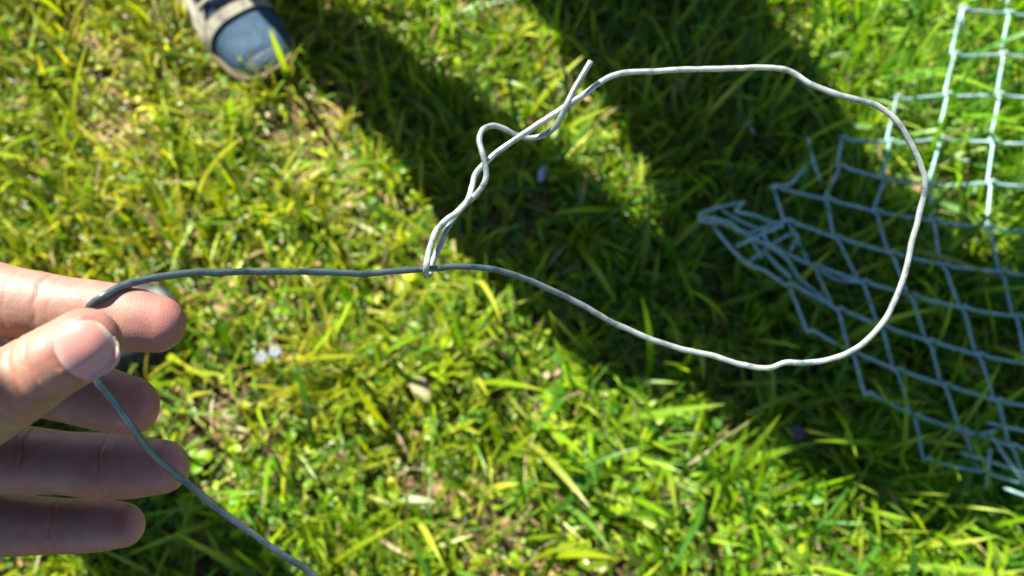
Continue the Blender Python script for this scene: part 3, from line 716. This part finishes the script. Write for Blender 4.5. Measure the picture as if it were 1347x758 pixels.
# ------------------------------------------------------------------ bystander with the blue shoe
by = empty('person', (toe1[0] - .1, toe1[1] + .14, 0))
tag(by, 'person standing at the top edge in blue grey shoe with cream panels', 'person')
blue_shoe = dict(sole=cm('tan rubber sole', (.13, .10, .07), (.20, .16, .11)), upper=cm('blue grey suede', (.016, .045, .085), (.042, .085, .13), 60), rim=cm('pale blue toe rubber', (.055, .08, .11), (.10, .13, .16), 70, .38),
                 tongue=cm('grey mesh tongue', (.10, .14, .15), (.2, .25, .26), 70), lace=cm('cream lace', (.2, .18, .13), (.3, .27, .2)), overlay=cm('cream leather', (.09, .09, .075), (.34, .31, .23), 55))
shoe(by, toe1, ax1, L1, blue_shoe, .047, 0)
shoe(by, np.array([.10, .99, 0]), np.array([.45, -.9, 0]), L1, blue_shoe, .047, 0)
m = MB(); limb(m, [(-.420, .880, .10, .044), (-.350, .870, .2, .050), (-.255, .828, .36, .073), (-.235, .82, .52, .090), (-.205, .815, .66, .085)])
limb(m, [(.01, 1.16, .08, .062), (-.03, 1.12, .2, .095), (-.03, 1.07, .34, .125), (-.01, 1.01, .50, .135), (-.01, .94, .66, .12)])
m.blob((-.09, .865, .74), (.13, .12, .10), 24); link('trousers', remesh(m.mesh('trousers'), .008, 6), m_den, by)
m = MB(); limb(m, [(-.085, .865, .77, .130), (-.06, .90, .78, .165), (-.04, .93, .90, .175), (-.01, .96, .97, .13)], 30)
limb(m, [(.12, .98, .96, .055), (.22, .99, .85, .05), (.30, .96, .78, .045)]); limb(m, [(-.14, .92, .93, .055), (-.18, .95, .80, .05), (-.10, .98, .72, .045)])
link('jacket', remesh(m.mesh('jacket'), .008, 6), m_cloth, by)
head(by, (.05, .98, 1.12), (.5, -.8, -.3), .095)
m = MB(); m.blob((.31, .955, .765), (.03, .03, .045), 16); m.build('hand', m_face, by)
m = MB(); m.blob((-.09, .985, .705), (.03, .03, .045), 16); m.build('hand', m_face, by)

# ------------------------------------------------------------------ small things lying in the grass
m_dry = cm('dried leaf', (.15, .14, .07), (.25, .24, .13), 200, .8)
def leaf(name, p, l, w_, az, m, label, cat, lift=.02, roll=.3):
    c_ = np.array([p[0], p[1], ground_h(np.array([p[0]]), np.array([p[1]]))[0] + lift]); ax = np.array([math.cos(az), math.sin(az), .15]); sd = np.array([-math.sin(az), math.cos(az), roll])
    V = []; n = 14; k = 7
    for i in range(n):
        t = i / (n - 1); ww = w_ / 2 * math.sin(math.pi * min(1, t * .96 + .02)) ** .7
        for j in range(k):
            s_ = -1 + 2 * j / (k - 1); V.append(c_ + ax * (t - .5) * l + sd * ww * s_ + np.array([0, 0, .25 * ww * s_ * s_ + .15 * l * math.sin(t * 3) + .0008 * math.sin(i * 2.3 + j)]))
    Fs = [(i * k + j, i * k + j + 1, (i + 1) * k + j + 1, (i + 1) * k + j) for i in range(n - 1) for j in range(k - 1)]
    o = link(name, pymesh(name, V, Fs), m); sd_ = o.modifiers.new('t', 'SOLIDIFY'); sd_.thickness = .0005; tag(o, label, cat); return o
leaf('dry_leaf', gp(556, 518, .02), .036, .019, -.9, m_dry, 'pale curled dry leaf in the sunlit grass below the wire', 'leaf', .03)
m = MB(); st = catmull([gp(1022, 520, .05), gp(985, 555, .05), gp(950, 578, .05), gp(925, 600, .045), gp(905, 612, .04)], 8)
m.tube(st, np.concatenate([np.full(20, .0007), np.linspace(.0009, .0028, 6), np.linspace(.0028, .001, 7)])[:len(st)], n=8)
tag(m.build('grass_stalk', m_dry), 'thin dry grass stalk with a tan seed head at the shadow edge', 'stalk')
m_pet = cm('pale petal', (.13, .15, .18), (.20, .22, .24), 200)
for i, (a, b) in enumerate([(344, 470), (362, 463)]):
    m = MB(); c_ = gp(a, b, .035)
    for k in range(5): m.blob(c_ + np.array([math.cos(k * 1.257) * .004, math.sin(k * 1.257) * .004, 0]), np.array([.0035, .0035, .0012]), 10)
    m.tube(np.array([c_, c_ - np.array([.002, .003, .04])]), .0006, n=6)
    tag(m.build('wildflower', m_pet), ['tiny pale wildflower on the left of the pair beside the bare soil', 'tiny pale wildflower on the right of the pair beside the bare soil'][i], 'flower', 'tiny pale wildflowers')
m_vio = cm('violet petal', (.10, .035, .10), (.2, .09, .19), 200)
m = MB(); c_ = gp(1047, 570, .03)
for k in range(6): m.blob(c_ + np.array([math.cos(k * 1.05) * .005, math.sin(k * 1.05) * .005, .001 * k]), np.array([.004, .004, .002]), 10)
m.tube(np.array([c_, c_ - np.array([.002, .003, .035])]), .0007, n=6); tag(m.build('clover_flower', m_vio), 'small violet flower deep in the shaded grass', 'flower')
m_film = cm('pale plastic', (.40, .46, .62), (.6, .66, .78), 120, .4)
leaf('plastic_shred', gp(980, 168, .03), .035, .006, -1.1, m_film, 'thin bluish plastic shred in the shaded grass inside the loop', 'plastic', .03)
leaf('plastic_shred', gp(713, 231, .03), .022, .009, 1.2, m_film, 'small bluish plastic bit beside the twisted wire end', 'plastic', .03)
